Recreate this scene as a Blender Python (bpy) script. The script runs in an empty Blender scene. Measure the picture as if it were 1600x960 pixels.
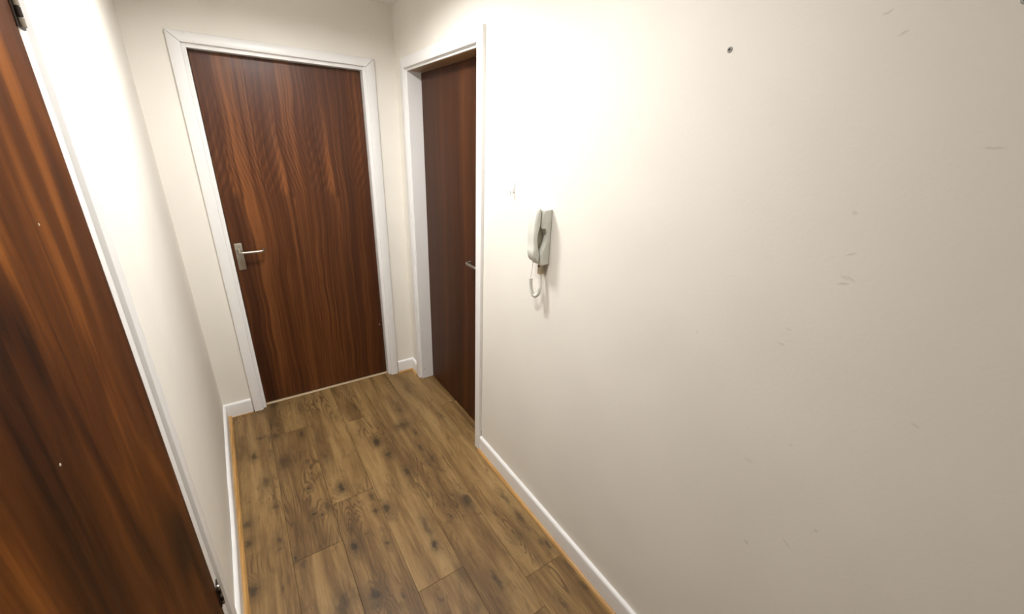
import bpy, bmesh, math, random
from mathutils import Vector, Matrix
random.seed(7)
S = bpy.context.scene
COL = S.collection

# ------------------------------------------------------------------ camera
YAW, PITCH, ROLL, FPX = 0.6039, -0.3799, 0.0405, 630.0
cam_d = bpy.data.cameras.new('camera'); cam = bpy.data.objects.new('camera', cam_d); COL.objects.link(cam)
fw = Vector((math.sin(YAW)*math.cos(PITCH), math.cos(YAW)*math.cos(PITCH), math.sin(PITCH)))
rt = Vector((math.cos(YAW), -math.sin(YAW), 0)); up = rt.cross(fw)
r2 = rt*math.cos(ROLL) + up*math.sin(ROLL); u2 = up*math.cos(ROLL) - rt*math.sin(ROLL)
mw = Matrix((r2, u2, -fw)).transposed().to_4x4(); mw.translation = (-0.935, -2.6653, 1.6313)
cam.matrix_world = mw
cam_d.sensor_fit = 'HORIZONTAL'; cam_d.sensor_width = 36; cam_d.lens = FPX*36/1600; cam_d.clip_start = 0.02
S.camera = cam

# ------------------------------------------------------------------ world, exposure
W = bpy.data.worlds.new('world'); S.world = W; W.use_nodes = True
W.node_tree.nodes['Background'].inputs[0].default_value = (0.02, 0.02, 0.02, 1)
W.node_tree.nodes['Background'].inputs[1].default_value = 0.3
S.view_settings.view_transform = 'Standard'; S.view_settings.look = 'None'
S.view_settings.gamma = 1; S.view_settings.use_curve_mapping = False
S.view_settings.exposure = 0.0
BULB_COLOR = (1.0, 0.99, 0.98)
FAR_FILL, FAR_FILL_POWER = (-0.64, -0.92), 128.0      # ceiling lights above the frame; the far one is added to lift the end wall
NEAR_LIGHT, NEAR_POWER = (-0.70, -1.78), 315.0

# ------------------------------------------------------------------ room dimensions (metres)
WID, HGT, SKEW = 1.211, 2.343, 0.0199      # corridor width, ceiling height, small skew of the left wall
BACK_END = -3.8
WT = 0.13                                   # wall thickness

# ------------------------------------------------------------------ node helpers
class NT:
    def __init__(s, name):
        s.m = bpy.data.materials.new(name); s.m.use_nodes = True
        s.t = s.m.node_tree; s.n = s.t.nodes; s.b = s.n['Principled BSDF']
    def new(s, typ, **kw):
        n = s.n.new(typ)
        for k, v in kw.items(): setattr(n, k, v)
        return n
    def link(s, a, b): s.t.links.new(a, b)
    def put(s, sock, v):
        if hasattr(v, 'is_output'): s.link(v, sock)
        else: sock.default_value = v
    def math(s, op, a, b=0.0, c=0.0, clamp=False):
        n = s.new('ShaderNodeMath', operation=op); n.use_clamp = clamp
        s.put(n.inputs[0], a); s.put(n.inputs[1], b); s.put(n.inputs[2], c); return n.outputs[0]
    def vm(s, op, a, b=(0, 0, 0)):
        n = s.new('ShaderNodeVectorMath', operation=op)
        s.put(n.inputs[0], a); s.put(n.inputs[1], b)
        return n.outputs['Value'] if op in ('LENGTH', 'DISTANCE', 'DOT_PRODUCT') else n.outputs[0]
    def noise(s, vec, scale=1.0, detail=2.0, rough=0.5, dist=0.0):
        n = s.new('ShaderNodeTexNoise'); s.put(n.inputs['Vector'], vec)
        n.inputs['Scale'].default_value = scale; n.inputs['Detail'].default_value = detail
        n.inputs['Roughness'].default_value = rough; n.inputs['Distortion'].default_value = dist
        return n
    def mul(s, vec, sc): return s.vm('MULTIPLY', vec, sc)
    def rng(s, v, a, b, c=0.0, d=1.0, smooth=True):
        n = s.new('ShaderNodeMapRange'); n.interpolation_type = 'SMOOTHSTEP' if smooth else 'LINEAR'
        s.put(n.inputs[0], v); n.inputs[1].default_value = a; n.inputs[2].default_value = b
        n.inputs[3].default_value = c; n.inputs[4].default_value = d; return n.outputs[0]
    def mix(s, f, a, b, mode='MIX'):
        n = s.new('ShaderNodeMix', data_type='RGBA', blend_type=mode); s.put(n.inputs[0], f)
        s.put(n.inputs[6], a if hasattr(a, 'is_output') else (*a, 1)); s.put(n.inputs[7], b if hasattr(b, 'is_output') else (*b, 1))
        return n.outputs[2]
    def ramp(s, f, stops):
        n = s.new('ShaderNodeValToRGB'); s.put(n.inputs[0], f); e = n.color_ramp.elements
        while len(e) < len(stops): e.new(0.5)
        for k, (p, c) in enumerate(stops): e[k].position = p; e[k].color = (*c, 1)
        return n.outputs[0]
    def xyz(s, v):
        n = s.new('ShaderNodeSeparateXYZ'); s.link(v, n.inputs[0]); return n.outputs
    def comb(s, x, y, z):
        n = s.new('ShaderNodeCombineXYZ'); s.put(n.inputs[0], x); s.put(n.inputs[1], y); s.put(n.inputs[2], z); return n.outputs[0]
    def bump(s, h, strength, dist):
        n = s.new('ShaderNodeBump'); s.link(h, n.inputs['Height'])
        n.inputs['Strength'].default_value = strength; n.inputs['Distance'].default_value = dist
        s.link(n.outputs[0], s.b.inputs['Normal'])
    def done(s, color, rough=0.5, spec=0.5, metal=0.0):
        s.put(s.b.inputs['Base Color'], color if hasattr(color, 'is_output') else (*color, 1))
        s.put(s.b.inputs['Roughness'], rough); s.b.inputs['Specular IOR Level'].default_value = spec
        s.b.inputs['Metallic'].default_value = metal; return s.m
    def pos(s): return s.new('ShaderNodeNewGeometry').outputs['Position']
    def obj(s): return s.new('ShaderNodeTexCoord').outputs['Object']

WALLC = (0.86, 0.825, 0.75)
# scuffs on the long wall: y, z, half length, half width, angle, strength
SCUFFS = [(-2.395, 1.542, 0.003, 0.0025, 0, 0.35), (-2.41, 1.468, 0.007, 0.0015, 0.5, 0.45), (-2.413, 1.424, 0.006, 0.002, -0.4, 0.3),
 (-2.415, 1.412, 0.007, 0.002, 0.2, 0.45), (-2.423, 1.424, 0.007, 0.002, -0.5, 0.3), (-2.157, 1.202, 0.003, 0.0015, -0.5, 0.5),
 (-2.352, 1.291, 0.004, 0.0015, 0, 0.3), (-2.346, 1.253, 0.005, 0.00175, 0, 0.35), (-2.348, 1.855, 0.005, 0.0015, 0.5, 0.5),
 (-2.377, 1.822, 0.0055, 0.0015, 0.5, 0.4), (-2.53, 1.655, 0.009, 0.0015, 0.03, 0.4), (-2.407, 0.714, 0.005, 0.002, -0.6, 0.6),
 (-2.482, 0.79, 0.01, 0.00125, -0.5, 0.5), (-2.52, 0.871, 0.003, 0.0025, 0, 0.4), (-2.426, 1.036, 0.0025, 0.002, 0, 0.35),
 (-2.584, 1.198, 0.005, 0.0015, -0.2, 0.4), (-2.356, 0.939, 0.01, 0.005, 0.2, 0.15)]

def wall_paint(name, scuffs=()):
    t = NT(name); p = t.pos()
    mott = t.noise(p, 3.0, 1, 0.6).outputs[0]
    col = t.mix(t.rng(mott, 0.3, 0.7), tuple(c*0.985 for c in WALLC), tuple(min(1, c*1.015) for c in WALLC))
    if scuffs:
        q = t.vm('ADD', p, t.mul(t.vm('SUBTRACT', t.noise(p, 160, 2).outputs[1], (0.5, 0.5, 0.5)), (0.005, 0.005, 0.005)))
        acc = None
        for (y, z, l, w, a, s) in scuffs:
            m = t.new('ShaderNodeMapping', vector_type='TEXTURE'); t.link(q, m.inputs[0])
            m.inputs['Location'].default_value = (0, y, z); m.inputs['Rotation'].default_value = (-a, 0, 0)
            m.inputs['Scale'].default_value = (10, l*1.5, w*1.5)
            v = t.rng(t.vm('LENGTH', m.outputs[0]), 1.3, 0.2, 0.0, s*0.5)
            acc = v if acc is None else t.math('MAXIMUM', acc, v)
        col = t.mix(acc, col, (0.20, 0.15, 0.10))
    t.bump(t.noise(p, 110, 1, 0.6).outputs[0], 0.10, 0.0025)
    return t.done(col, 0.62, 0.3)

def gloss_paint(name, c, rough=0.35):
    t = NT(name); p = t.pos()
    n = t.noise(t.mul(p, (30, 30, 9)), 1.0, 1).outputs[0]
    t.bump(n, 0.05, 0.002)
    d = t.noise(p, 22, 2, 0.65).outputs[0]
    return t.done(t.mix(t.rng(d, 0.66, 0.8, 0, 0.25), c, tuple(k*0.72 for k in c)), rough, 0.5)

def veneer(name, dark, mid, light, seed, flame=False, bold=0.0, rough=0.36, spec=0.45):
    t = NT(name); o = t.obj(); c = t.xyz(o); off = (seed*3.1, seed*1.7, seed*2.3)
    ov = t.vm('ADD', o, off)
    wob = t.math('MULTIPLY', t.math('SUBTRACT', t.noise(t.mul(ov, (3, 1, 1.3)), 1, 2).outputs[0], 0.5), 0.10)
    xw = t.math('ADD', c[0], wob)
    g = t.comb(xw, 0.0, c[2])
    gv = t.vm('ADD', g, off)
    stripe = t.noise(t.mul(gv, (13, 1, 0.35)), 1, 2, 0.5).outputs[0]
    mids = t.noise(t.mul(gv, (75, 1, 0.7)), 1, 3, 0.65).outputs[0]
    fine = t.noise(t.mul(gv, (330, 1, 5.0)), 1, 3, 0.6).outputs[0]
    val = t.math('ADD', t.math('MULTIPLY', stripe, 0.42), t.math('MULTIPLY', mids, 0.40))
    val = t.math('ADD', val, t.math('MULTIPLY', fine, 0.22))
    if flame:
        z0 = 1.31
        h = t.math('MAXIMUM', t.math('SUBTRACT', c[2], z0), 0.0)
        above = t.rng(c[2], z0 - 0.03, z0 + 0.05)
        fx = t.math('SUBTRACT', t.math('FRACT', t.math('ADD', t.math('DIVIDE', c[0], 0.245), 0.13)), 0.42)
        a = t.math('ABSOLUTE', fx)
        skew = t.math('MULTIPLY', t.math('GREATER_THAN', fx, 0.0), 0.55)
        a2 = t.math('MULTIPLY', a, t.math('ADD', 0.55, skew))
        ph = t.math('ADD', t.math('MULTIPLY', a2, 13.0), t.math('MULTIPLY', h, 14.0))
        ph = t.math('ADD', ph, t.math('MULTIPLY', t.noise(t.mul(gv, (26, 1, 1.4)), 1, 2).outputs[0], 1.5))
        w = t.math('SINE', t.math('MULTIPLY', ph, 6.283))
        amp = t.math('MULTIPLY', above, t.rng(h, 0.62, 0.12, 0.12, 1.0))
        val = t.math('ADD', val, t.math('MULTIPLY', t.math('MULTIPLY', w, amp), 0.036))
        core = t.math('MULTIPLY', t.rng(a, 0.15, 0.0), t.math('MULTIPLY', above, t.rng(h, 0.42, 0.0)))
        val = t.math('ADD', val, t.math('MULTIPLY', core, 0.11))
        # short pale streaks where the leaves of veneer meet
        st = t.math('MULTIPLY', t.rng(t.math('ABSOLUTE', t.math('SUBTRACT', fx, 0.14)), 0.06, 0.0), t.math('MULTIPLY', t.rng(c[2], z0, z0 - 0.03), t.rng(c[2], z0 - 0.40, z0 - 0.02)))
        val = t.math('ADD', val, t.math('MULTIPLY', st, 0.10))
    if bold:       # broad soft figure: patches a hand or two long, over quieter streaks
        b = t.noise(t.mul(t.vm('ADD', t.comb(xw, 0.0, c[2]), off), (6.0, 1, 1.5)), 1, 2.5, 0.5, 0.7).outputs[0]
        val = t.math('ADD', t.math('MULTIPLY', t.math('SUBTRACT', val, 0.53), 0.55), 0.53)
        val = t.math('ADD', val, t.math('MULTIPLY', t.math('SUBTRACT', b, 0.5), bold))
    col = t.ramp(val, [(0.34, dark), (0.53, mid), (0.72, light)])
    pores = t.rng(fine, 0.60, 0.72, 0, 0.35)
    col = t.mix(pores, col, dark)
    t.bump(fine, 0.06, 0.001)
    return t.done(col, t.rng(mids, 0.3, 0.7, rough - 0.04, rough + 0.05), spec)

KNOTS = [(-1.046, -0.313, 0.01, 0.006, 0.9), (-1.089, -0.464, 0.01, 0.022, 0.7), (-0.976, -0.338, 0.016, 0.02, 0.55), (-0.961, -0.223, 0.018, 0.03, 0.4), (-0.955, -0.594, 0.028, 0.05, 0.6), (-0.847, -0.394, 0.009, 0.018, 0.8), (-1.049, -0.703, 0.015, 0.03, 0.5), (-0.874, -0.852, 0.007, 0.012, 0.8), (-0.74, -0.934, 0.013, 0.022, 0.9), (-0.49, -0.686, 0.013, 0.025, 0.85), (-0.462, -0.821, 0.014, 0.022, 0.8), (-0.421, -1.001, 0.01, 0.02, 0.8), (-0.312, -0.621, 0.03, 0.018, 0.6), (-0.269, -0.461, 0.012, 0.02, 0.4), (-0.289, -0.862, 0.008, 0.03, 0.6), (-0.271, -0.975, 0.009, 0.03, 0.65), (-0.268, -0.722, 0.008, 0.02, 0.6), (-0.068, -0.656, 0.008, 0.03, 0.45), (-0.86, -0.652, 0.008, 0.012, 0.4), (-0.849, -0.794, 0.004, 0.02, 0.5), (-0.774, -0.487, 0.014, 0.06, 0.4), (-0.764, -0.674, 0.013, 0.06, 0.35), (-0.144, -0.249, 0.018, 0.06, 0.35), (-0.815, -0.111, 0.012, 0.06, 0.35), (-0.95, 0.021, 0.02, 0.04, 0.5), (-1.022, -0.892, 0.012, 0.014, 0.55), (-1.144, -0.934, 0.014, 0.022, 0.6), (-1.144, -1.041, 0.012, 0.014, 0.7), (-1.033, -1.095, 0.008, 0.02, 0.7), (-1.035, -1.142, 0.007, 0.008, 0.5), (-0.882, -1.033, 0.008, 0.01, 0.95), (-0.847, -1.05, 0.006, 0.007, 0.9), (-0.82, -1.018, 0.01, 0.018, 0.6), (-0.759, -1.194, 0.012, 0.03, 0.5), (-0.766, -1.296, 0.012, 0.02, 0.9), (-0.636, -1.159, 0.008, 0.015, 0.7), (-0.584, -1.178, 0.013, 0.025, 0.85), (-0.641, -1.356, 0.008, 0.016, 0.7), (-0.471, -1.47, 0.009, 0.018, 0.95), (-0.467, -1.369, 0.01, 0.06, 0.6), (-1.137, -1.281, 0.016, 0.018, 0.75), (-0.747, -1.547, 0.018, 0.022, 0.85), (-0.854, -1.509, 0.015, 0.025, 0.6), (-0.87, -1.538, 0.014, 0.02, 0.6), (-1.043, -1.338, 0.003, 0.012, 0.7), (-0.657, -1.604, 0.003, 0.014, 0.7), (-0.983, -1.222, 0.005, 0.016, 0.9), (-0.961, -1.263, 0.007, 0.02, 0.5), (-0.629, -1.065, 0.006, 0.018, 0.6), (-0.755, -1.589, 0.02, 0.02, 0.4), (-0.705, -1.261, 0.009, 0.01, 0.4), (-0.24, -1.339, 0.022, 0.035, 0.75), (-0.323, -1.746, 0.01, 0.035, 0.75), (-0.075, -1.553, 0.01, 0.035, 0.6), (-0.05, -1.734, 0.008, 0.02, 0.7), (-0.347, -1.379, 0.006, 0.012, 0.6), (-0.431, -1.652, 0.02, 0.04, 0.4), (-0.032, -1.863, 0.01, 0.03, 0.45), (-0.036, -1.954, 0.012, 0.02, 0.5), (-0.072, -1.424, 0.01, 0.04, 0.5), (-0.156, -1.969, 0.008, 0.03, 0.5), (-0.063, -1.702, 0.008, 0.012, 0.5), (-0.44, -1.794, 0.012, 0.02, 0.4), (-0.139, -1.63, 0.03, 0.03, 0.3)]

def laminate(name, knots):
    t = NT(name); p = t.pos()
    at = t.new('ShaderNodeAttribute', attribute_type='OBJECT', attribute_name='seed'); seed = at.outputs['Fac']
    sv = t.comb(t.math('MULTIPLY', seed, 7.3), t.math('MULTIPLY', seed, 3.9), t.math('MULTIPLY', seed, 11.0))
    ps = t.vm('ADD', p, sv)
    jit = t.mul(t.vm('SUBTRACT', t.noise(ps, 30, 4, 0.65).outputs[1], (0.5, 0.5, 0.5)), (0.036, 0.075, 0.0))
    q = t.vm('ADD', p, jit)
    acc = t.math('ADD', 0.0, 0.0); halo = acc
    for (x, y, rx, ry, s) in knots:
        d = t.vm('LENGTH', t.mul(t.vm('SUBTRACT', q, (x, y, 0)), (0.8/rx, 0.8/ry, 0)))
        v = t.rng(d, 1.35, 0.25, 0.0, s)
        acc = t.math('MAXIMUM', acc, v)
        hl = t.rng(d, 3.6, 0.6, 0.0, s)
        halo = t.math('MAXIMUM', halo, hl)
    # cathedral grain: level lines of a stretched noise, bent around the knots
    lv = t.noise(t.mul(ps, (8.5, 1.15, 1)), 1, 2, 0.5, 0.3).outputs[0]
    lv = t.math('ADD', lv, t.math('MULTIPLY', halo, 0.10))
    line = t.math('SINE', t.math('MULTIPLY', lv, 150.0))
    linem = t.math('MULTIPLY', t.rng(line, 0.35, 1.0), t.rng(t.noise(t.mul(ps, (6, 2.2, 1)), 1, 2).outputs[0], 0.48, 0.68))
    streak = t.noise(t.mul(ps, (120, 5, 1)), 1, 4, 0.65).outputs[0]
    fine = t.noise(t.mul(ps, (420, 22, 1)), 1, 3, 0.6).outputs[0]
    patch = t.noise(t.mul(ps, (14, 1.3, 1)), 1, 4, 0.6, 0.5).outputs[0]
    tone = t.noise(t.comb(seed, seed, 0.0), 5.7, 0).outputs[0]
    val = t.math('ADD', t.math('MULTIPLY', patch, 0.72), t.math('MULTIPLY', streak, 0.24))
    val = t.math('ADD', val, t.math('MULTIPLY', t.math('SUBTRACT', tone, 0.5), 0.30))
    val = t.math('ADD', val, t.math('MULTIPLY', t.math('SUBTRACT', fine, 0.5), 0.16))
    col = t.ramp(val, [(0.30, (0.095, 0.051, 0.020)), (0.43, (0.205, 0.115, 0.042)), (0.55, (0.325, 0.198, 0.078)), (0.70, (0.46, 0.30, 0.128))])
    col = t.mix(t.math('MULTIPLY', linem, 0.75), col, (0.085, 0.046, 0.018))
    mot = t.noise(t.mul(ps, (19, 6.5, 1)), 1, 4, 0.65, 0.8).outputs[0]
    col = t.mix(t.rng(mot, 0.54, 0.74, 0, 0.6), col, (0.10, 0.057, 0.024))
    col = t.mix(t.math('MULTIPLY', halo, 0.70), col, (0.105, 0.060, 0.025))
    col = t.mix(t.math('MULTIPLY', acc, 0.95), col, (0.034, 0.022, 0.012))
    col = t.mix(1.0, col, (0.87, 0.88, 0.86), 'MULTIPLY')
    t.bump(t.math('ADD', streak, fine), 0.10, 0.0012)
    return t.done(col, t.rng(streak, 0.3, 0.7, 0.42, 0.55), 0.35)

def pine(name, a, b, axis):
    t = NT(name); p = t.pos()
    sc = (220, 6, 220) if axis == 'y' else (6, 220, 220)
    n = t.noise(t.mul(p, sc), 1, 3, 0.6).outputs[0]
    return t.done(t.mix(t.rng(n, 0.35, 0.65), a, b), 0.4, 0.4)

def plain(name, c, rough=0.5, spec=0.5, metal=0.0, bump=None, emis=None):
    t = NT(name); p = t.pos()
    n = t.noise(p, 260 if bump is None else bump, 3, 0.6).outputs[0]
    col = t.mix(t.rng(n, 0.3, 0.7), tuple(k*0.95 for k in c), tuple(min(1, k*1.03) for k in c))
    t.bump(n, 0.04, 0.0006)
    m = t.done(col, rough, spec, metal)
    if emis:
        t.b.inputs['Emission Color'].default_value = (*emis[0], 1); t.b.inputs['Emission Strength'].default_value = emis[1]
    return m

M = {
 'wall': wall_paint('cream_wall_paint'),
 'ceiling': plain('ceiling_paint', (0.86, 0.84, 0.80), 0.8, 0.2, bump=60),
 'white': gloss_paint('white_gloss_paint', (0.88, 0.87, 0.85)),
 'back_veneer': veneer('sapele_veneer_flame', (0.028, 0.0072, 0.0022), (0.078, 0.0225, 0.0055), (0.22, 0.076, 0.0185), 1.0, flame=True),
 'side_veneer': veneer('sapele_veneer_plain', (0.027, 0.0075, 0.0025), (0.058, 0.018, 0.0052), (0.115, 0.041, 0.0115), 4.3, rough=0.45, spec=0.22),
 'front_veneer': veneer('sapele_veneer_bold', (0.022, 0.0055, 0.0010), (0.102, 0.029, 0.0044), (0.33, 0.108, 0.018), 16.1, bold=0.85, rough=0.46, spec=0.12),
 'subfloor': plain('subfloor', (0.05, 0.035, 0.02), 0.8),
 'bead_y': pine('honey_beading_long', (0.42, 0.22, 0.065), (0.58, 0.34, 0.12), 'y'),
 'bead_x': pine('honey_beading_cross', (0.42, 0.22, 0.065), (0.58, 0.34, 0.12), 'x'),
 'pale_wood': pine('pale_threshold_wood', (0.55, 0.42, 0.26), (0.66, 0.52, 0.34), 'x'),
 'alu': plain('satin_aluminium', (0.50, 0.465, 0.40), 0.36, 0.5, 1.0),
 'steel_dark': plain('dark_hinge_steel', (0.035, 0.024, 0.018), 0.45, 0.5, 0.6),
 'steel': plain('hinge_pin_steel', (0.55, 0.52, 0.48), 0.35, 0.5, 1.0),
 'plastic': plain('ivory_plastic', (0.735, 0.74, 0.67), 0.32, 0.5),
 'cord': plain('ivory_cord_rubber', (0.78, 0.76, 0.69), 0.5, 0.4),
 'jack': plain('grey_brown_jack', (0.22, 0.18, 0.13), 0.5),
 'jack_clear': plain('tan_jack_plastic', (0.46, 0.38, 0.26), 0.4),
 'soffit': pine('brown_soffit', (0.26, 0.145, 0.065), (0.34, 0.20, 0.095), 'y'),
 'gap_shade_block': plain('gap_shade_plastic', (0.40, 0.385, 0.29), 0.5),  # darkened plastic: shade of the grip gap put into the colour
 'hookp': plain('white_hook_plastic', (0.86, 0.85, 0.82), 0.35),
 'plug': plain('grey_wall_plug', (0.42, 0.41, 0.38), 0.55),
 'black': plain('black_hole', (0.012, 0.011, 0.010), 0.6),
 'speck': plain('pale_speck', (0.62, 0.55, 0.46), 0.6),
 'fill_far': plain('fill_diffuser_far', (1, 1, 1), 0.4, emis=(BULB_COLOR, FAR_FILL_POWER)),
 'lit_near': plain('lit_diffuser_near', (1, 1, 1), 0.4, emis=(BULB_COLOR, NEAR_POWER)),
 'shell': plain('outer_masonry', (0.35, 0.30, 0.26), 0.9),
}

# ------------------------------------------------------------------ mesh helpers
def tag(o, label=None, cat=None, group=None, kind=None):
    for k, v in (('label', label), ('category', cat), ('group', group), ('kind', kind)):
        if v: o[k] = v
    return o
def link(name, me, mat, parent=None, loc=(0, 0, 0), rz=0.0):
    o = bpy.data.objects.new(name, me); COL.objects.link(o)
    if mat is not None and me is not None: me.materials.append(mat)
    o.location = loc; o.rotation_euler = (0, 0, rz)
    if parent: o.parent = parent
    return o
def fin(bm, smooth=False, angle=None):
    bmesh.ops.recalc_face_normals(bm, faces=bm.faces)
    me = bpy.data.meshes.new('mesh'); bm.to_mesh(me); bm.free()
    if smooth:
        for p in me.polygons: p.use_smooth = True
        if angle: me.set_sharp_from_angle(angle=math.radians(angle))
    return me
def add_box(bm, a, b):
    vs = [bm.verts.new((x, y, z)) for x in (a[0], b[0]) for y in (a[1], b[1]) for z in (a[2], b[2])]
    for f in ((0, 1, 3, 2), (4, 6, 7, 5), (0, 4, 5, 1), (2, 3, 7, 6), (0, 2, 6, 4), (1, 5, 7, 3)): bm.faces.new([vs[i] for i in f])
def box(a, b, bev=0.0, seg=1):
    bm = bmesh.new(); add_box(bm, a, b)
    if bev: bmesh.ops.bevel(bm, geom=bm.edges[:], offset=bev, segments=seg, affect='EDGES', profile=0.5)
    return fin(bm, bev > 0 and seg > 1, 40)
def prism(prof, fn, ends, smooth=False):
    """loft a closed profile [(a,b)..] through stations; fn(a,b,t)->xyz"""
    bm = bmesh.new(); rings = [[bm.verts.new(fn(a, b, t)) for a, b in prof] for t in ends]
    n = len(prof)
    for r0, r1 in zip(rings, rings[1:]):
        for i in range(n): bm.faces.new((r0[i], r0[(i+1) % n], r1[(i+1) % n], r1[i]))
    bm.faces.new(rings[0]); bm.faces.new(rings[-1][::-1])
    return fin(bm, smooth, 35)
def add_tube(bm, pts, rad, seg=8, cap=True):
    pts = [Vector(p) for p in pts]; n = len(pts); rads = rad if isinstance(rad, (list, tuple)) else [rad]*n
    ref = None; rings = []
    for i, p in enumerate(pts):
        d = (pts[min(i+1, n-1)] - pts[max(i-1, 0)]).normalized()
        if ref is None: ref = Vector((0, 0, 1)) if abs(d.z) < 0.9 else Vector((1, 0, 0))
        s = (ref - d*ref.dot(d)).normalized(); ref = s; c = d.cross(s)
        rings.append([bm.verts.new(p + (s*math.cos(k*2*math.pi/seg) + c*math.sin(k*2*math.pi/seg))*rads[i]) for k in range(seg)])
    for a, b in zip(rings, rings[1:]):
        for k in range(seg): bm.faces.new((a[k], a[(k+1) % seg], b[(k+1) % seg], b[k]))
    if cap: bm.faces.new(rings[0][::-1]); bm.faces.new(rings[-1])
def tube(pts, rad, seg=8):
    bm = bmesh.new(); add_tube(bm, pts, rad, seg); return fin(bm, True, 50)
def lathe(prof, seg=24, axis='z'):
    bm = bmesh.new(); rings = []
    for r, h in prof:
        ring = []
        for k in range(seg):
            a = 2*math.pi*k/seg; c, s = r*math.cos(a), r*math.sin(a)
            ring.append(bm.verts.new((c, s, h) if axis == 'z' else (-h, c, s) if axis == 'x' else (c, -h, s)))
        rings.append(ring)
    for a, b in zip(rings, rings[1:]):
        for k in range(seg): bm.faces.new((a[k], a[(k+1) % seg], b[(k+1) % seg], b[k]))
    bm.faces.new(rings[0]); bm.faces.new(rings[-1])
    return fin(bm, True, 40)
def spline(pts, n=8):
    out = []; P = [Vector(p) for p in pts]
    for i in range(len(P)-1):
        p0, p1, p2, p3 = P[max(i-1, 0)], P[i], P[i+1], P[min(i+2, len(P)-1)]
        for k in range(n):
            t = k/n
            out.append(0.5*((2*p1) + (p2-p0)*t + (2*p0-5*p1+4*p2-p3)*t*t + (3*p1-p0-3*p2+p3)*t**3))
    out.append(P[-1]); return out
def empty(name, loc=(0, 0, 0), rz=0.0, parent=None):
    o = bpy.data.objects.new(name, None); COL.objects.link(o); o.location = loc; o.rotation_euler = (0, 0, rz)
    o.empty_display_size = 0.1
    if parent: o.parent = parent
    return o

# Wall frames. In a wall's own frame X runs to the right as seen from the corridor, -Y points into the corridor, Z is up.
F_BACK = dict(loc=(0, 0, 0), rz=0.0)
F_RIGHT = dict(loc=(0, 0, 0), rz=-math.pi/2)                 # X = -world y
F_LEFT = dict(loc=(-WID, 0, 0), rz=math.pi/2 + SKEW)         # X = world y (nearly)
F_END = dict(loc=(0, BACK_END, 0), rz=math.pi)

def wall_mesh(x0, x1, z1, holes):
    """slab y 0..WT with rectangular door holes (hx0,hx1,hz1) standing on the floor"""
    bm = bmesh.new(); xs = [x0] + sorted(v for h in holes for v in h[:2]) + [x1]
    for i in range(len(xs)-1):
        a, b = xs[i], xs[i+1]; lo = 0.0
        for h in holes:
            if abs(h[0]-a) < 1e-6: lo = h[2]
        add_box(bm, (a, 0, lo), (b, WT, z1))
    bmesh.ops.remove_doubles(bm, verts=bm.verts, dist=1e-5)
    fs = {}
    for f in bm.faces: fs.setdefault(tuple(sorted(v.index for v in f.verts)), []).append(f)
    return fin(bm)

# ------------------------------------------------------------------ door geometry numbers (leaf edges and height, in each wall's frame)
ARCH, AO, AT = 0.050, 0.018, 0.016         # architrave width, set-back from the leaf, thickness
BD = dict(lin=0.028, ao=AO, at=AT, aw=ARCH, x0=-0.992, x1=-0.196, h=2.0, rec=0.045)
RD = dict(lin=0.028, ao=AO, at=AT, aw=ARCH, x0=0.177, x1=0.987, h=2.0, rec=0.0837)
LD = dict(lin=0.052, ao=0.044, at=0.010, aw=0.062, x0=-2.312, x1=-1.548, h=1.985, rec=0.0)
hole = lambda d: (d['x0']-d['lin']-0.003, d['x1']+d['lin']+0.003, d['h']+d['lin']+0.003)

tag(link('wall_back', wall_mesh(-1.36, 0.0, HGT, [hole(BD)]), M['wall'], **F_BACK), 'cream painted end wall around the flame-grained door', 'wall', kind='structure')
def scuffed_wall_mesh():
    """the long wall; its corridor face is cut so that each scuff mark sits in a small face of its own"""
    me = wall_mesh(-WT, -BACK_END, HGT, [hole(RD)]); bm = bmesh.new(); bm.from_mesh(me)
    mats = [M['wall']]; key = {(): 0}
    boxes = [(-y-l*2.2-0.004, -y+l*2.2+0.004, z-l*2.2-0.004, z+l*2.2+0.004) for y, z, l, w, a, s in SCUFFS]
    x0 = hole(RD)[1]
    face = [f for f in bm.faces if all(abs(v.co.y) < 1e-6 and v.co.x > x0-1e-4 for v in f.verts)]
    bmesh.ops.delete(bm, geom=face, context='FACES')
    xs = sorted({x0, -BACK_END} | {v for b in boxes for v in b[:2]}); zs = sorted({0.0, HGT} | {v for b in boxes for v in b[2:]})
    V = {(i, k): bm.verts.new((x, 0, z)) for i, x in enumerate(xs) for k, z in enumerate(zs)}
    for i in range(len(xs)-1):
        for k in range(len(zs)-1):
            f = bm.faces.new((V[i, k], V[i+1, k], V[i+1, k+1], V[i, k+1]))
            cx, cz = (xs[i]+xs[i+1])/2, (zs[k]+zs[k+1])/2
            kk = tuple(j for j, b in enumerate(boxes) if b[0] < cx < b[1] and b[2] < cz < b[3])
            if kk not in key:
                key[kk] = len(mats); mats.append(wall_paint('cream_wall_paint_scuffed', [SCUFFS[j] for j in kk]))
            f.material_index = key[kk]
    bmesh.ops.remove_doubles(bm, verts=bm.verts, dist=1e-6)
    out = fin(bm)
    for m in mats: out.materials.append(m)
    return out
tag(link('wall_right', scuffed_wall_mesh(), None, **F_RIGHT), 'long cream wall with scuff marks carrying the intercom', 'wall', kind='structure')
tag(link('wall_left', wall_mesh(BACK_END, 0.0, HGT, [hole(LD)]), M['wall'], **F_LEFT), 'cream wall on the left between two brown doors', 'wall', kind='structure')
tag(link('wall_front', wall_mesh(-0.2, 1.2, HGT, []), M['wall'], **F_END), 'cream wall closing the hallway behind the viewer', 'wall', kind='structure')
tag(link('ceiling', box((-1.4, BACK_END-0.15, HGT), (0.15, 0.15, HGT+0.06)), M['ceiling']), 'off-white painted hallway ceiling', 'ceiling', kind='structure')

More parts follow.
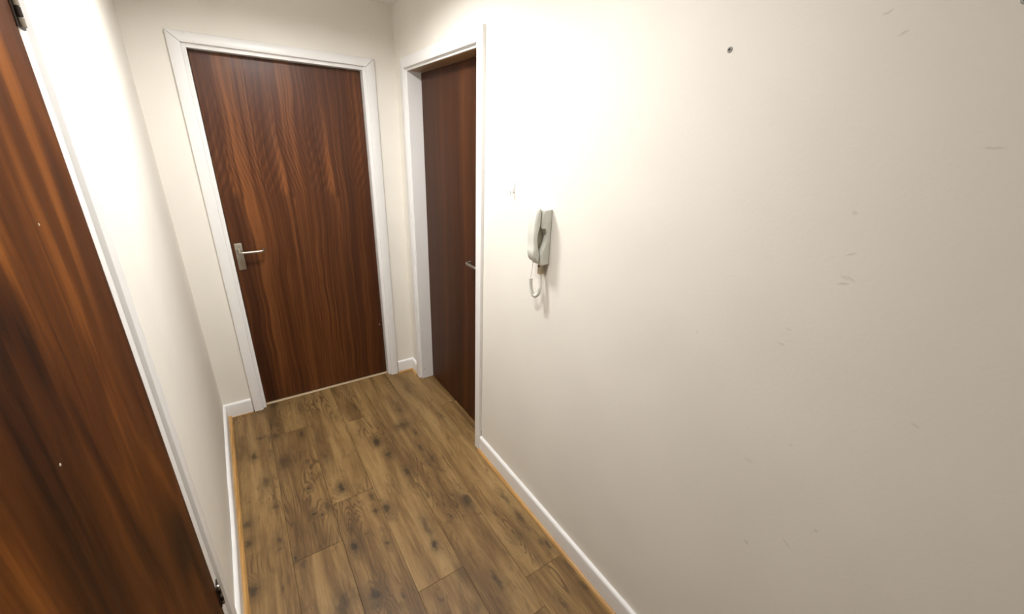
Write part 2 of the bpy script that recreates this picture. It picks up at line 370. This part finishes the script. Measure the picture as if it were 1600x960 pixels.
# ------------------------------------------------------------------ floor: one slab with every laminate board on it
floor = tag(link('floor', box((-1.36, BACK_END-0.1, -0.05), (0.14, 0.14, -0.0095)), M['subfloor']), 'rustic brown oak laminate floor with dark knots', 'floor', kind='structure')
SEAMS = [-1.36, -1.1895, -0.995, -0.8005, -0.606, -0.4115, -0.217, -0.0225, 0.13]
JOINTS = [[-0.6, -1.8, -3.0], [-1.62, -2.9], [-0.335, -1.24, -2.44], [-1.02, -2.25, -3.3], [-0.42, -1.625, -2.83], [-1.93, -3.1], [-1.803, -3.0], [-0.55, -1.75, -2.95]]
pk = 0
for i in range(len(SEAMS)-1):
    ys = [0.12] + JOINTS[i] + [BACK_END-0.05]
    for a, b in zip(ys, ys[1:]):
        g = 0.0004
        w, l = SEAMS[i+1]-SEAMS[i]-2*g, a-b-2*g
        kn = [k for k in KNOTS if SEAMS[i]-0.02 < k[0] < SEAMS[i+1]+0.02 and b-0.06 < k[1] < a+0.06]
        o = link('plank', box((-w/2, -l/2, -0.009), (w/2, l/2, 0.0), 0.0006), laminate('rustic_oak_laminate', kn), floor, ((SEAMS[i]+SEAMS[i+1])/2, (a+b)/2, 0))
        o['seed'] = (pk*0.618) % 1.0*9.0; pk += 1

# ------------------------------------------------------------------ skirting boards and floor beading
SKH, SKT = 0.095, 0.015
def skirt_prof(h=SKH, t=SKT):      # (depth towards corridor as -y, z): square bottom, rounded top edge
    p = [(0, 0), (-t, 0), (-t, h-0.012)]
    for k in range(1, 6):
        a = k/5*math.pi/2; p.append((-t + 0.011*(1-math.cos(a)), h-0.012 + 0.012*math.sin(a)))
    p.append((0, h)); return p
def skirt(xs, off=None):
    off = off or (lambda x: 0.0)
    return prism(skirt_prof(), lambda a, b, t: (t, a - off(t), b), xs, True)
def bead(x0, x1, r=0.013, c0=SKT, mit0=0.0, mit1=0.0):
    p = [(0, 0), (-r, 0), (-r, r*0.30)] + [(-r*math.cos(k/4*math.pi/2)*0.92, r*0.35 + r*0.65*math.sin(k/4*math.pi/2)) for k in range(5)]
    return prism(p, lambda a, b, t: (t - (mit0*a if t == x0 else -mit1*a if t == x1 else 0), a - c0, b + 0.0002), [x0, x1], True)
LX = [-1.4405, -1.15, -1.0, -0.85, -0.7, -0.5, -0.25, -0.0155]
tag(link('baseboard_left', skirt(LX, lambda x: 0.0022*max(0.0, 1-((x+1.0)/0.3)**2)), M['white'], **F_LEFT), 'white skirting along the left wall, coming slightly loose', 'skirting board', kind='structure')
bb = empty('baseboard_back', **F_BACK); tag(bb, 'short white skirting pieces either side of the end door', 'skirting board', kind='structure')
link('skirting_piece', skirt([-1.2105, -1.0665]), M['white'], bb); link('skirting_piece', skirt([-0.1235, -0.0005]), M['white'], bb)
br = empty('baseboard_right', **F_RIGHT); tag(br, 'white skirting with rounded top along the long right wall', 'skirting board', kind='structure')
link('joint_gap', box((1.0552, -0.0009, 0.097), (1.0572, 0.0, 0.132)), M['black'], br)
link('skirting_piece', skirt([1.0575, 2.0, -BACK_END-0.002]), M['white'], br); link('skirting_piece', skirt([SKT+0.0005, 0.1085]), M['white'], br)
tag(link('trim_1', bead(-1.4405, -0.0155, 0.017), M['bead_y'], **F_LEFT), 'honey-coloured wooden floor beading along the left skirting', 'floor beading', kind='structure')
tag(link('trim_2', bead(1.0565, -BACK_END-0.003, 0.013), M['bead_y'], **F_RIGHT), 'honey-coloured wooden floor beading along the right skirting', 'floor beading', kind='structure')
tag(link('trim_3', bead(-0.1235, -SKT-0.0005, 0.012, mit1=1.0), M['bead_x'], **F_BACK), 'short honey wooden beading in the far corner by the end door', 'floor beading', kind='structure')
tag(link('trim_4', bead(SKT+0.0005, 0.1085, 0.012, mit0=1.0), M['bead_y'], **F_RIGHT), 'very short honey wooden beading beside the recessed door casing', 'floor beading', kind='structure')
tag(link('trim_5', bead(-1.1935, -1.0665, 0.004), M['bead_x'], **F_BACK), 'thin tan beading under the skirting left of the end door', 'floor beading', kind='structure')

# ------------------------------------------------------------------ doors
def arch_side(xi, xo, h_in, h_out, AT):
    """upright architrave: inner edge xi, outer edge xo, mitred at the top, softly rounded arrises"""
    s = 1 if xo > xi else -1; w = abs(xo-xi); r = 0.004
    prof = [(0, 0), (0, -AT+r), (r*0.3, -AT+r*0.3), (r, -AT), (w-r, -AT), (w-r*0.3, -AT+r*0.3), (w, -AT+r), (w, 0)]
    return prism(prof, lambda a, b, t: (xi + s*a, b, 0.0005 if t == 0 else h_in - 0.0012 + (h_out-h_in)*a/w), [0, 1], True)
def arch_head(xi0, xi1, h_in, h_out, AT, AW):
    w = h_out-h_in; r = 0.004
    prof = [(0, 0), (0, -AT+r), (r*0.3, -AT+r*0.3), (r, -AT), (w-r, -AT), (w-r*0.3, -AT+r*0.3), (w, -AT+r), (w, 0)]
    k = AW/w
    return prism(prof, lambda a, b, t: ((xi0 - a*k + 0.0012) if t == 0 else (xi1 + a*k - 0.0012), b, h_in + a), [0, 1], True)

def lever_handle(door, px, pz, face, sgn, name='door_handle'):
    """satin aluminium back plate with a return lever; sgn = direction the lever points along X"""
    pl = 0.155; pw = 0.038
    plate = box((px-pw/2, face-0.007, pz-pl+0.045), (px+pw/2, face, pz+0.045), 0.0035, 2)
    h = link(name, plate, M['alu'], door)
    y0 = face-0.006
    pts = [(px, y0, pz), (px, y0-0.022, pz), (px+sgn*0.002, y0-0.036, pz), (px+sgn*0.010, y0-0.045, pz-0.001), (px+sgn*0.024, y0-0.047, pz-0.002),
           (px+sgn*0.06, y0-0.047, pz-0.002), (px+sgn*0.100, y0-0.047, pz-0.001), (px+sgn*0.112, y0-0.044, pz), (px+sgn*0.118, y0-0.034, pz+0.001), (px+sgn*0.119, y0-0.018, pz+0.002)]
    sp = spline(pts, 5); n = len(sp)
    link('lever', tube(sp, [0.0095 if i < n*0.3 else 0.0078 for i in range(n)], 12), M['alu'], h)
    link('collar', lathe([(0.013, 0.0), (0.013, 0.006), (0.0115, 0.0085), (0.009, 0.0085)], 18, 'y'), M['alu'], h, (px, y0, pz))
    for dz in (0.034, -0.098): link('screw', lathe([(0.0035, 0), (0.0035, 0.0012), (0.002, 0.0018)], 10, 'y'), M['steel'], h, (px, face-0.007, pz+dz))
    return h

def hinge(door, x, z, face):
    """butt hinge: folded dark leaves in the gap with a knuckle standing proud"""
    h = link('hinge', box((x-0.010, face-0.0025, z-0.0385), (x+0.030, face+0.004, z+0.0385), 0.0006), M['steel_dark'], door)
    for k in range(5):
        z0 = z-0.0385 + k*0.0154
        link('knuckle', lathe([(0.003, 0.0003), (0.0045, 0.0008), (0.0045, 0.0146), (0.003, 0.0151)], 12), M['steel_dark'] if k % 2 else M['jack'], h, (x+0.002, face-0.0055, z0))
    link('pin', lathe([(0.0025, 0), (0.0038, 0.0006), (0.0038, 0.002), (0.002, 0.003)], 10), M['steel'], h, (x+0.002, face-0.0055, z+0.0385))
    return h

def make_door(name, label, frame, d, veneer_mat, head=(0.018, 0.062), leaf_bottom=0.009):
    root = tag(empty(name, **frame), label, 'door', kind='structure')
    x0, x1, h, rec = d['x0'], d['x1'], d['h'], d['rec']; g = 0.0022; lin, ao, at, aw = d['lin'], d['ao'], d['at'], d['aw']
    leaf = link('door_leaf', box((0, 0, 0), (x1-x0-2*g, 0.040, h-leaf_bottom-g), 0.0012), veneer_mat, root, (x0+g, rec, leaf_bottom))
    for a, b in ((x0-lin, x0), (x1, x1+lin)): link('jamb', box((a, 0.0, 0.0005), (b, WT, h+lin), 0.0012), M['white'], root)
    link('head_jamb', box((x0, 0.0, h), (x1, WT, h+lin), 0.0012), M['white'], root)
    # stops behind the leaf
    for a, b in ((x0, x0+0.013), (x1-0.013, x1)): link('stop', box((a, rec+0.041, 0.0005), (b, rec+0.041+0.012, h)), M['white'], root)
    xi0, xi1 = x0-ao, x1+ao; hi, ho = h+head[0], h+head[1]
    link('architrave', arch_side(xi0, xi0-aw, hi, ho, at), M['white'], root)
    link('architrave', arch_side(xi1, xi1+aw, hi, ho, at), M['white'], root)
    link('head_architrave', arch_head(xi0, xi1, hi, ho, at, aw), M['white'], root)
    return root, leaf

d1, leaf1 = make_door('door_1', 'dark brown flame-grained wooden door in the end wall with lever handle on its left', F_BACK, BD, M['back_veneer'])
lever_handle(d1, -0.959, 1.020, BD['rec'], 1)
link('threshold', box((BD['x0']+0.001, 0.028, 0.0002), (BD['x1']-0.001, 0.075, 0.0045), 0.001), M['pale_wood'], d1)
link('paint_speck', lathe([(0.004, 0), (0.0035, 0.0008)], 10, 'y'), M['speck'], d1, (-0.218, BD['rec'], 0.402))
d2, leaf2 = make_door('door_2', 'brown wooden door set deep in the long right wall beside the corner', F_RIGHT, RD, M['side_veneer'], head=(0.012, 0.066))
lever_handle(d2, RD['x1']-0.052, 1.045, RD['rec'], -1)
link('soffit_strip', box((RD['x0']+0.028, 0.005, RD['h']-0.0025), (RD['x1'], RD['rec']-0.001, RD['h']), 0.0008), M['soffit'], d2)  # thin brown strip covering the underside of the white head jamb
link('nail_hole', lathe([(0.0035, 0), (0.003, 0.0006)], 10, 'x'), M['jack'], d2, (RD['x0']+0.0003, 0.022, 0.074), math.pi)
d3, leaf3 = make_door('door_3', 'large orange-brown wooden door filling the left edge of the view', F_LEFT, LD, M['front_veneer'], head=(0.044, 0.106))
lever_handle(d3, LD['x0']+0.055, 1.03, LD['rec'], 1)
for z in (0.355, 1.822): hinge(d3, LD['x1']+0.001, z, LD['rec'])
for x, z in ((-1.80, 1.50), (-2.04, 1.245)):
    link('paint_speck', lathe([(0.0022, 0), (0.0018, 0.0005)], 8, 'y'), M['speck'], d3, (x, LD['rec'], z))

# ------------------------------------------------------------------ intercom on the right wall (frame: X = -world y, -Y out of the wall)
ic = tag(empty('intercom', (0, 0, 0), -math.pi/2), 'white wall intercom handset with curly cord on the long cream wall', 'intercom')
def side_body(prof, x0, x1, r):
    """profile in (out,z), extruded across X with rounded side arrises"""
    bm = bmesh.new(); c = (sum(p[0] for p in prof)/len(prof), sum(p[1] for p in prof)/len(prof))
    stations = [(x0, 1), (x0+0.3*r, 0.7), (x0+r, 0), (x1-r, 0), (x1-0.3*r, 0.7), (x1, 1)]
    rings = []; n = len(prof)
    for x, k in stations:
        ring = []
        for i, (a, b) in enumerate(prof):
            pa, pb = Vector(prof[i-1]), Vector(prof[(i+1) % n]); t = (pb-pa).normalized(); nrm = Vector((t.y, -t.x))
            off = nrm*(-r*k*0.8)
            ring.append(bm.verts.new((x, -(a+off.x), b+off.y)))
        rings.append(ring)
    for r0, r1 in zip(rings, rings[1:]):
        for i in range(n): bm.faces.new((r0[i], r0[(i+1) % n], r1[(i+1) % n], r1[i]))
    bm.faces.new(rings[0]); bm.faces.new(rings[-1][::-1])
    return fin(bm, True, 30)
def fine(pts, n=4): return [(p.x, p.y) for p in (Vector(q) for q in spline([(a, b, 0) for a, b in pts], n))]
# profiles run counter-clockwise seen in the (out, z) plane
base_front = fine([(0.031, 1.224), (0.0355, 1.234), (0.038, 1.258), (0.037, 1.276), (0.027, 1.298), (0.020, 1.318), (0.020, 1.340), (0.028, 1.359)])
base_prof = [(0.0, 1.228)] + base_front + [(0.038, 1.362), (0.040, 1.40), (0.038, 1.420), (0.033, 1.428), (0.0, 1.428)]
link('base', side_body(base_prof, 1.475, 1.541, 0.004), M['plastic'], ic)
hs_front = [(0.052, 1.238), (0.062, 1.242), (0.0705, 1.254), (0.0755, 1.267), (0.0772, 1.279), (0.0768, 1.288), (0.0752, 1.2945), (0.0780, 1.32), (0.0785, 1.35), (0.0765, 1.385), (0.072, 1.415), (0.067, 1.434), (0.060, 1.441)]
hs_back = fine([(0.0500, 1.437), (0.0490, 1.41), (0.0490, 1.378), (0.0520, 1.366), (0.0575, 1.345), (0.0585, 1.325), (0.0560, 1.302), (0.0500, 1.284), (0.0465, 1.268), (0.0470, 1.248)])
link('handset', side_body([(a-0.010, b-0.003) for a, b in hs_front] + [(a-0.0075, b-0.003) for a, b in hs_back], 1.484, 1.533, 0.006), M['plastic'], ic)
link('gap_shade_block', box((1.487, -0.053, 1.284), (1.516, -0.010, 1.368), 0.003, 2), M['gap_shade_block'], ic)  # block added to fill the grip gap; its olive tone stands for shade
link('cord_jack', box((1.508, -0.028, 1.186), (1.525, -0.008, 1.227), 0.002, 2), M['jack_clear'], ic)
link('jack_clip', box((1.512, -0.0295, 1.214), (1.522, -0.0275, 1.220), 0.0005), M['black'], ic)
# curly cord: straight lead out of the handset, coil hanging as a U, coil rising to the jack
lead = spline([(1.503, -0.046, 1.242), (1.502, -0.046, 1.222), (1.498, -0.046, 1.190), (1.492, -0.046, 1.163)], 5)
link('cord_lead', tube(lead, 0.0013, 6), M['cord'], ic)
path = spline([(1.492, -0.045, 1.166), (1.492, -0.044, 1.146), (1.494, -0.042, 1.122), (1.502, -0.038, 1.103), (1.513, -0.033, 1.099), (1.523, -0.028, 1.112), (1.525, -0.024, 1.135), (1.521, -0.020, 1.162), (1.5165, -0.019, 1.190)], 40)
turns, R = 40, 0.0068; hel = []; n = len(path); ref = Vector((0, 1, 0))
sub = 1
for i in range(n):
    d = (path[min(i+1, n-1)] - path[max(i-1, 0)]).normalized(); s = (ref - d*ref.dot(d)).normalized(); c = d.cross(s); ref = s
    a = 2*math.pi*turns*i/(n-1)
    hel.append(path[i] + (s*math.cos(a) + c*math.sin(a))*R)
link('coiled_cord', tube(hel, 0.0017, 6), M['cord'], ic)

# ------------------------------------------------------------------ small things on the right wall
hk = tag(empty('wall_hook', (0, -1.2905, 1.474), -math.pi/2), 'tiny white adhesive hook on the cream wall above the intercom', 'hook')
link('back_plate', box((-0.006, -0.003, -0.014), (0.006, 0.0, 0.026), 0.0014, 2), M['hookp'], hk)
link('hook_arm', tube(spline([(0, -0.002, 0.006), (0, -0.005, -0.008), (0, -0.008, -0.018), (0, -0.014, -0.020), (0, -0.018, -0.013), (0, -0.0185, -0.006)], 5), 0.0022, 8), M['hookp'], hk)
def wall_plug(y, z, label):
    w = tag(empty('wall_plug', (0, y, z), -math.pi/2), label, 'wall plug', 'wall plugs')
    link('collar', lathe([(0.0058, 0.0), (0.0058, 0.0012), (0.0048, 0.0022), (0.0030, 0.0022), (0.0028, 0.0012)], 20, 'y'), M['plug'], w)
    link('screw_hole', lathe([(0.0028, 0.0), (0.0028, 0.0026), (0.0022, 0.0027)], 14, 'y'), M['black'], w)
wall_plug(-2.087, 1.839, 'small grey wall plug with dark hole, high on the cream wall above the intercom level')
wall_plug(-2.499, 1.841, 'dark wall plug cut off by the top right corner of the picture')

# ------------------------------------------------------------------ ceiling discs above the frame: the hallway's near light and an added far fill
def ceiling_light(at, mat, label, R, D):
    cl = tag(empty('ceiling_light', (at[0], at[1], HGT)), label, 'ceiling light', 'flush ceiling lights')
    link('housing', lathe([(R+0.012, 0.0), (R+0.012, -0.020-D), (R+0.009, -0.024-D), (R+0.002, -0.024-D), (R+0.001, -0.016)], 40), M['hookp'], cl)  # lip dropped below the diffuser to hold light off the upper walls
    link('diffuser', lathe([(R, -0.017), (R, -0.023), (R*0.7, -0.0235)], 40), mat, cl)
ceiling_light(FAR_FILL, M['fill_far'], 'round fill light added on the ceiling to brighten the end wall', 0.14, 0.030)
ceiling_light(NEAR_LIGHT, M['lit_near'], 'round flush white light on the ceiling nearer the viewer', 0.06, 0.013)
